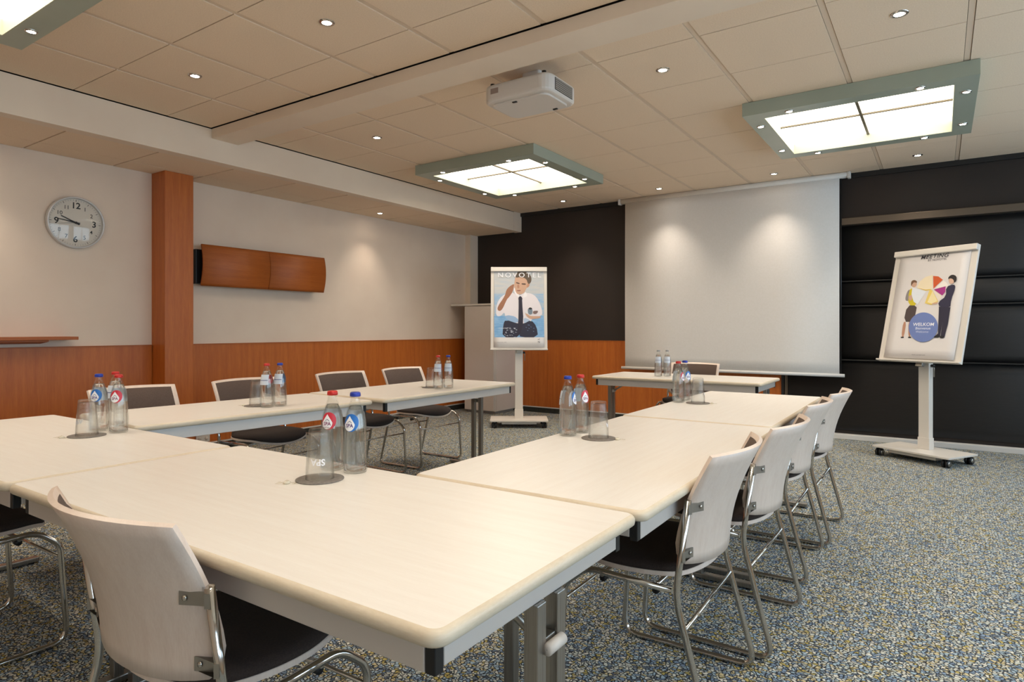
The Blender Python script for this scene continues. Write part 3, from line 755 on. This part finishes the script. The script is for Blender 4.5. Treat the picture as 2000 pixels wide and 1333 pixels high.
make_table('pale birch folding table with the bare plywood chair back pushed against its long side', -2.24, -.605, .705, 1.456, 'x')
make_table('pale birch folding table at the corner below the wall clock', -3.86, -2.245, .70, 1.430, 'x')
make_table('pale birch folding table beside the plywood chair backs, adjoining the corner tables', -1.365, -.600, 1.459, 3.055, 'y', math.radians(.5))
make_table('pale birch folding table beside the plywood chair backs, next to the presenter table', -1.388, -.635, 3.065, 4.63, 'y', math.radians(.4))
make_table('pale birch folding table along the wainscot, beside the wood column', -3.735, -3.005, 1.475, 2.865, 'y', math.radians(-4.5))
make_table('pale birch folding table along the wainscot, ending near the poster flipchart', -3.70, -2.935, 2.90, 4.44, 'y', math.radians(.5))
make_table('pale birch folding table standing alone before the projection screen', -2.775, -1.215, 5.47, 6.22, 'x')

# ================================================================== CHAIRS
def back_y(x, z):
    v = (z-.486)/.35
    return -.198-(.105*v**1.15)+.018*math.sin(PI*v)+.070*(x/.25)**2
def make_chair():
    o = empty('meeting_chair')
    for s in (-1, 1):
        pts = fillet([(s*.2625, -.174, .700), (s*.262, -.136, .415), (s*.266, -.245, .0105), (s*.266, .245, .0105), (s*.264, .222, .380), (s*.254, .150, .440), (s*.256, -.125, .430)],
                     [0, .05, .06, .06, .03, .035, 0], 6)
        f = MB().tube(pts, .0100, 12).obj('side_frame', M_CHROME, o)
        for y in (.16, -.14): MB().lathe([(.001, 0), (.0115, 0), (.0115, .006), (.001, .006)], 12, (s*.266, y, -.0005)).obj('glide', M_BLACK, f)
        for z in (.675, .535):
            yp = -.136-(z-.415)*.133
            rear = lambda x: back_y(x, z)-.0125
            P = [(.268, yp-.006), (.262, yp-.0115), (.250, rear(.250)-.001), (.205, rear(.205)-.001), (.205, rear(.205)-.004), (.252, rear(.252)-.0045), (.264, yp-.0145), (.2725, yp-.008)]
            b = MB().prism([(s*x, y) for x, y in P], z-.014, z+.014).obj('bracket', M_STEEL, o)
            MB().lathe([(.001, -.0035), (.005, -.003), (.006, .0)], 10, (s*.216, rear(.216)-.004, z), axis='y').obj('screw', M_CHROME, b)
        for y in (.10, -.07): MB().lathe([(.001, s*.244), (.011, s*.244), (.011, s*.215), (.001, s*.215)], 12, (0, y, .414), axis='x').obj('knob', M_BLACK, o)
    MB().tube([(-.262, -.162, .325), (.262, -.162, .325)], .0065, 8).obj('rear_stretcher', M_CHROME, o)
    MB().tube([(-.262, .218, .335), (.262, .218, .335)], .0055, 8).obj('front_stretcher', M_CHROME, o)
    for y in (.10, -.07): MB().tube([(-.252, y, .427), (.252, y, .427)], .007, 8).obj('seat_bearer', M_CHROME, o)
    # seat
    def seat_xy(u, v, k=1.0):
        a, b = 2*u-1, 2*v-1
        x = a*math.sqrt(max(0, 1-.42*b*b)); y = b*math.sqrt(max(0, 1-.42*a*a))
        return x*.240*k*(1+.0*b), .035+y*.212*k
    def seat_z(x, y):
        return .452+.10*(x/.24)**2*.12-(.9*max(0, y-.13)**2*2.0)+1.9*max(0, -.09-y)**2
    def pad_top(u, v):
        x, y = seat_xy(u, v, .985); r = max(abs(2*u-1), abs(2*v-1))
        return (x, y, seat_z(x, y)+.034*(1-r**6*.55)+.032*max(0, min(1, (-.08-y)/.09))**1.5)
    def shell_top(u, v):
        x, y = seat_xy(u, v); return (x, y, seat_z(x, y))
    shell(shell_top, 16, 16, .012).obj('seat_shell', M_PLY, o)
    def pad_bot(u, v):
        x, y = seat_xy(u, v, .985); return (x, y, seat_z(x, y)+.0008)
    m = MB().grid(pad_top, 16, 16); m.grid(pad_bot, 16, 16)
    W = 17; base = W*W
    rim = [i for i in range(16)]+[j*W+16 for j in range(16)]+[16*W+i for i in range(16, 0, -1)]+[j*W for j in range(16, 0, -1)]
    for k in range(len(rim)):
        a, b = rim[k], rim[(k+1) % len(rim)]
        m.smooth.add(len(m.f)); m.f.append((a, b, base+b, base+a))
    m.obj('seat_pad', M_PAD, o)
    # backrest: front surface, then pad
    def wv(v): return .252-(.030*max(0, 1-v/.22)**2.2)
    def back(u, v, k=1.0, dy=0.0):
        a = (2*u-1); zlow = .486+.016*abs(a)**3; z = zlow+(.836-.004*abs(a)**2-zlow)*v
        x = a*wv(v)*k; y0 = -.198-(.105*(v)**1.15)+.018*math.sin(PI*v)
        return (x, y0+.070*(x/.25)**2+dy, z)
    sb = shell(lambda u, v: back(1-u, v), 16, 10, .011); sb.obj('back_shell', M_PLY, o)
    # pale ply edge along the rim
    E = [back(i/16, 1) for i in range(17)]
    def backpad(u, v):
        a = .045+.91*u; b = .06+.895*v; p = back(a, b); r = max(abs(2*u-1), abs(2*v-1))
        return (p[0], p[1]+.0008+.016*(1-r**8), p[2])
    m = MB().grid(backpad, 14, 10); m.obj('back_pad', M_BACKPAD, o)
    return o
CH = make_chair()
GA, GB, GC = 'chairs with backs to the open floor', 'chairs along the wainscot', 'chairs on the near side of the corner tables'
chairs = [(-.773, 2.040, PI/2, 'plywood-backed meeting chair at the table corner, first in the row facing the wainscot', GA),
          (-.731, 2.660, PI/2, 'plywood-backed meeting chair second along the row facing the wainscot', GA),
          (-.750, 3.465, PI/2, 'plywood-backed meeting chair third along the row facing the wainscot', GA),
          (-.730, 4.10, PI/2, 'plywood-backed meeting chair last in the row, toward the welcome flipchart', GA),
          (-3.875, 1.94, -PI/2, 'chair with dark padded back before the wood column, behind bottles', GB),
          (-3.87, 2.70, -PI/2, 'chair with dark padded back against the wainscot below the wall lamp, beside column', GB),
          (-3.86, 3.555, -PI/2, 'chair with dark padded back third along the wainscot from the column', GB),
          (-3.86, 4.275, -PI/2, 'chair with dark padded back along the wainscot, closest to the corner cabinet', GB),
          (-1.410, .852, 0, 'plywood-backed meeting chair with its plain back turned from the corner table', GC),
          (-3.005, .81, 0, 'chair with black seat at the corner table below the wall clock', GC),
          (-2.13, 6.36, PI, 'chair with dark back behind the lone presenter table', None)]
for i, (x, y, rz, lab, g) in enumerate(chairs):
    c = CH if i == 0 else copy_tree(CH)
    c.location = (x, y, 0); c.rotation_euler = (0, 0, rz+(random.uniform(-.02, .02) if i < 8 else 0))
    tag(c, lab, 'chair')
    if g: c['group'] = g
    elif 'group' in c: del c['group']

# ================================================================== BOTTLES, GLASSES, COASTERS, MINTS
BP = [(.030, .0), (.0345, .0015), (.0375, .008), (.0385, .03), (.0385, .06), (.0375, .10), (.0362, .13), (.0335, .158), (.0295, .180), (.0240, .200), (.0180, .214), (.0145, .224), (.0140, .236), (.0150, .240), (.0145, .246)]
def br(z):
    for (r0, z0), (r1, z1) in zip(BP, BP[1:]):
        if z0 <= z <= z1: return r0+(r1-r0)*(z-z0)/(z1-z0)
    return .014
def wrap(mb, th0, eps):
    """bend flat (x, z) shapes round the bottle; th0 is the angle of their centre"""
    out = []
    for x, z, _ in mb.v:
        r = br(z)+eps; a = th0+x/r; out.append((r*math.cos(a), r*math.sin(a), z))
    mb.v = out; return mb
def polar(cx, cz, fn, n=40, k=5):
    """filled shape with outline fn(angle) -> (dx, dz), as rings so that it bends well"""
    m = MB(); P = [fn(2*PI*i/n) for i in range(n)]; vs = [(cx, cz, 0)]
    for j in range(1, k+1): vs += [(cx+p[0]*j/k, cz+p[1]*j/k, 0) for p in P]
    fs = [(0, 1+i, 1+(i+1) % n) for i in range(n)]
    for j in range(k-1): fs += [(1+j*n+i, 1+(j+1)*n+i, 1+(j+1)*n+(i+1) % n, 1+j*n+(i+1) % n) for i in range(n)]
    m.add(vs, fs); return m
def bottle_proto(kind):
    o = empty('water_bottle')
    cols = {'blue': ((40, 110, 190), (38, 60, 160)), 'red': ((200, 50, 66), (196, 44, 40)), 'clear': ((150, 170, 200), (150, 150, 150))}
    lab, cap = cols[kind]
    prof = BP+[(.0105, .246), (.0105, .236), (.0115, .224)]+[(max(r-.0028, .008), max(z, .006)) for r, z in BP[::-1] if .006 <= z < .222]+[(.0305, .006), (.001, .0065)]
    MB().lathe([(.001, .003)]+prof, 32).obj('glass', M_BOTTLE, o)
    wp = [(.001, .0075)]+[(max(r-.0031, .008), max(z, .0075)) for r, z in BP if z <= .205]+[(br(.208)-.0031, .208), (.001, .208)]
    MB().lathe(wp, 24).obj('water', M_WATER, o)
    c = MB().lathe([(.0150, .2365), (.0166, .2372), (.0166, .243), (.0155, .2490), (.0125, .2508), (.001, .2512)], 28)
    c.obj('cap', mat('cap_'+kind, cap, .35, .2), o)
    # front label: coloured disc with a white drop on it and lettering
    zc = .158
    d = wrap(polar(0, zc, lambda a: (.0245*math.cos(a), .0270*math.sin(a)), 40, 5), 0, .0006).obj('label', mat('label_'+kind, lab, .4), o, fix=False)
    def drop(a):
        s = math.sin(a); k = .72+.28*(1 if s < 0 else (1-s)**1.1)
        return (.0175*math.cos(a)*(1 if s < 0 else max(.05, (1-s)**.75)), .0200*s if s < 0 else .0265*s)
    wrap(polar(.0045*-1, zc-.005, drop, 40, 5), 0, .0009).obj('label_drop', mat('label_white', (240, 240, 244), .4), d, fix=False)
    t = text_mb('SPA', .0155, bold=.02); t.v = [(x-.0045, y+zc-.009, 0) for x, y, z in t.v]
    wrap(t, 0, .0012).obj('lettering', mat('label_ink_'+kind, (70, 40, 120) if kind != 'red' else (120, 30, 90), .5), d, fix=False)
    rf = MB().tube([(-.0105, 0, 0), (-.0045, .005, 0), (.002, .001, 0)], .0006, 4)
    rf = MB(); rf.add([(-.0115, zc+.0005, 0), (-.004, zc+.0065, 0), (.004, zc+.0005, 0), (.0035, zc-.0008, 0), (-.004, zc+.0046, 0), (-.0105, zc-.0005, 0)], [(0, 1, 4, 5), (1, 2, 3, 4)])
    wrap(rf, 0, .0012).obj('roof_mark', mat('label_mark', (60, 60, 110), .5), d, fix=False)
    # paper back label
    b = MB().grid(lambda u, v: (-.030+.06*u, .130+.058*v, 0), 12, 6, False)
    b = wrap(b, PI, .0006).obj('back_label', mat('back_label', (206, 214, 226), .5), o, fix=False)
    q = MB().grid(lambda u, v: (-.026+.052*u, .1545+.003*v, 0), 12, 1, False)
    wrap(q, PI, .0010).obj('back_label_stripe', mat('back_stripe', (60, 70, 130), .5), b, fix=False)
    return o
PROTO = {}
def bottle(kind, x, y, face, label, group):
    if kind not in PROTO: PROTO[kind] = o = bottle_proto(kind)
    else: o = copy_tree(PROTO[kind])
    o.location = (x, y, .7402); o.rotation_euler = (0, 0, math.radians(face)); tag(o, label, 'bottle', group)
def tumbler_proto():
    o = empty('tumbler')
    out = [(.0415, 0), (.0408, .02), (.0375, .075), (.0348, .104), (.0352, .108), (.0340, .116), (.0325, .138), (.0310, .1465), (.028, .149), (.001, .149)]
    inn = [(.0398, 0), (.0390, .02), (.0357, .075), (.0330, .105), (.0305, .132), (.026, .138), (.001, .138)]
    MB().lathe(inn[::-1]+out, 36).obj('glass', M_TUMBLER, o)
    t = text_mb('SPA', .026, bold=.02); vs = []
    for x, y, z in t.v:
        zz = .055-y; r = .0415-(zz*.053)+.0006; a = x/r*-1; vs.append((r*math.cos(a), r*math.sin(a), zz))
    t.v = vs; t.obj('lettering', mat('white_print', (236, 236, 240), .5), o, fix=False)
    return o
def coaster_proto():
    return MB().lathe([(.001, 0), (.069, 0), (.070, .001), (.070, .0028), (.069, .0035), (.001, .0035)], 40).obj('coaster', M_COASTER)
def mint_proto():
    o = empty('wrapped_mint')
    MB().lathe([(.001, .0), (.008, .0005), (.010, .004), (.008, .0075), (.001, .008)], 14).obj('sweet', mat('mint_sweet', (236, 228, 212), .4), o)
    rnd = random.Random(3)
    def wr(u, v):
        x = -.030+.06*u; c = 1-math.exp(-((abs(x)-.014)/.006)**2)*.75
        h = .0012+.009*math.exp(-(x/.011)**2)*math.sin(PI*v)+rnd.uniform(0, .0022)*(1 if abs(x) > .012 else .4)
        return (x, (v-.5)*.030*c+rnd.uniform(-.001, .001), h)
    MB().grid(wr, 18, 8, False).obj('wrapper', M_WRAP, o, fix=False)
    return o
TUM, COA, MIN = tumbler_proto(), coaster_proto(), mint_proto(); first = {'t': 1, 'c': 1, 'm': 1}
def setting(cx, cy, where, face, mx=None, my=None, mrz=0):
    c = COA if first['c'] else COA.copy()
    if not first['c']: COL.objects.link(c)
    first['c'] = 0; c.location = (cx, cy, .7402); tag(c, 'round grey felt coaster under the tumbler '+where, 'coaster', 'round felt coasters')
    t = TUM if first['t'] else copy_tree(TUM); first['t'] = 0
    t.location = (cx, cy, .7438); t.rotation_euler = (0, 0, math.radians(face)); tag(t, 'upturned clear glass tumbler '+where, 'glass', 'upturned tumblers')
    if mx is not None:
        q = MIN if first['m'] else copy_tree(MIN); first['m'] = 0
        q.location = (mx, my, .7402); q.rotation_euler = (0, 0, mrz); tag(q, 'clear-wrapped mint beside the coaster '+where, 'mint', 'wrapped mints')
W = {'A': 'on the corner table with the bare plywood chair', 'B': 'on the corner table below the clock', 'C': 'on the wainscot-side table by the column',
     'D': 'on the wainscot-side table by the poster flipchart', 'E': 'on the table of plywood chair backs, corner-table end', 'F': 'on the table of plywood chair backs, presenter end', 'G': 'on the lone presenter table'}
def GB_(k): return 'glass water bottles'
def bot(kind, x, y, face, k, extra=''):
    nm = {'blue': 'blue-capped glass water bottle', 'red': 'red-capped glass water bottle', 'clear': 'glass water bottle with pale cap'}[kind]
    bottle(kind, x, y, face, (nm+' '+extra+W[k]).replace('  ', ' '), GB_(k))
bot('blue', -1.518, 1.376, -66, 'A'); bot('red', -1.610, 1.364, -62, 'A'); setting(-1.530, 1.249, W['A'], -48, -1.566, 1.160, .5)
bot('red', -2.951, 1.332, -42, 'B', 'facing the tumbler '); bot('blue', -3.066, 1.303, -45, 'B'); bot('red', -3.165, 1.415, 120, 'B', 'behind two others ')
setting(-2.962, 1.213, W['B'], -150, -2.985, 1.128, .3)
bot('red', -3.195, 2.233, 110, 'C'); bot('blue', -3.187, 2.315, 115, 'C'); setting(-3.300, 2.240, W['C'], 60, -3.36, 2.195, .2)
bot('red', -3.116, 3.638, 120, 'D'); bot('blue', -3.080, 3.712, 125, 'D'); setting(-3.229, 3.687, W['D'], 60, -3.30, 3.665, .2)
bot('blue', -1.299, 2.349, 12, 'E'); bot('red', -1.292, 2.450, -15, 'E'); setting(-1.158, 2.353, W['E'], 20, -1.078, 2.362, .6)
bot('red', -1.329, 3.797, -5, 'F'); bot('blue', -1.325, 3.905, -25, 'F'); setting(-1.211, 3.805, W['F'], 20, -1.130, 3.815, .6)
bot('clear', -2.200, 5.735, 100, 'G'); bottle('clear', -2.135, 5.79, 110, 'glass water bottle with pale cap on the lone presenter table', 'glass water bottles')
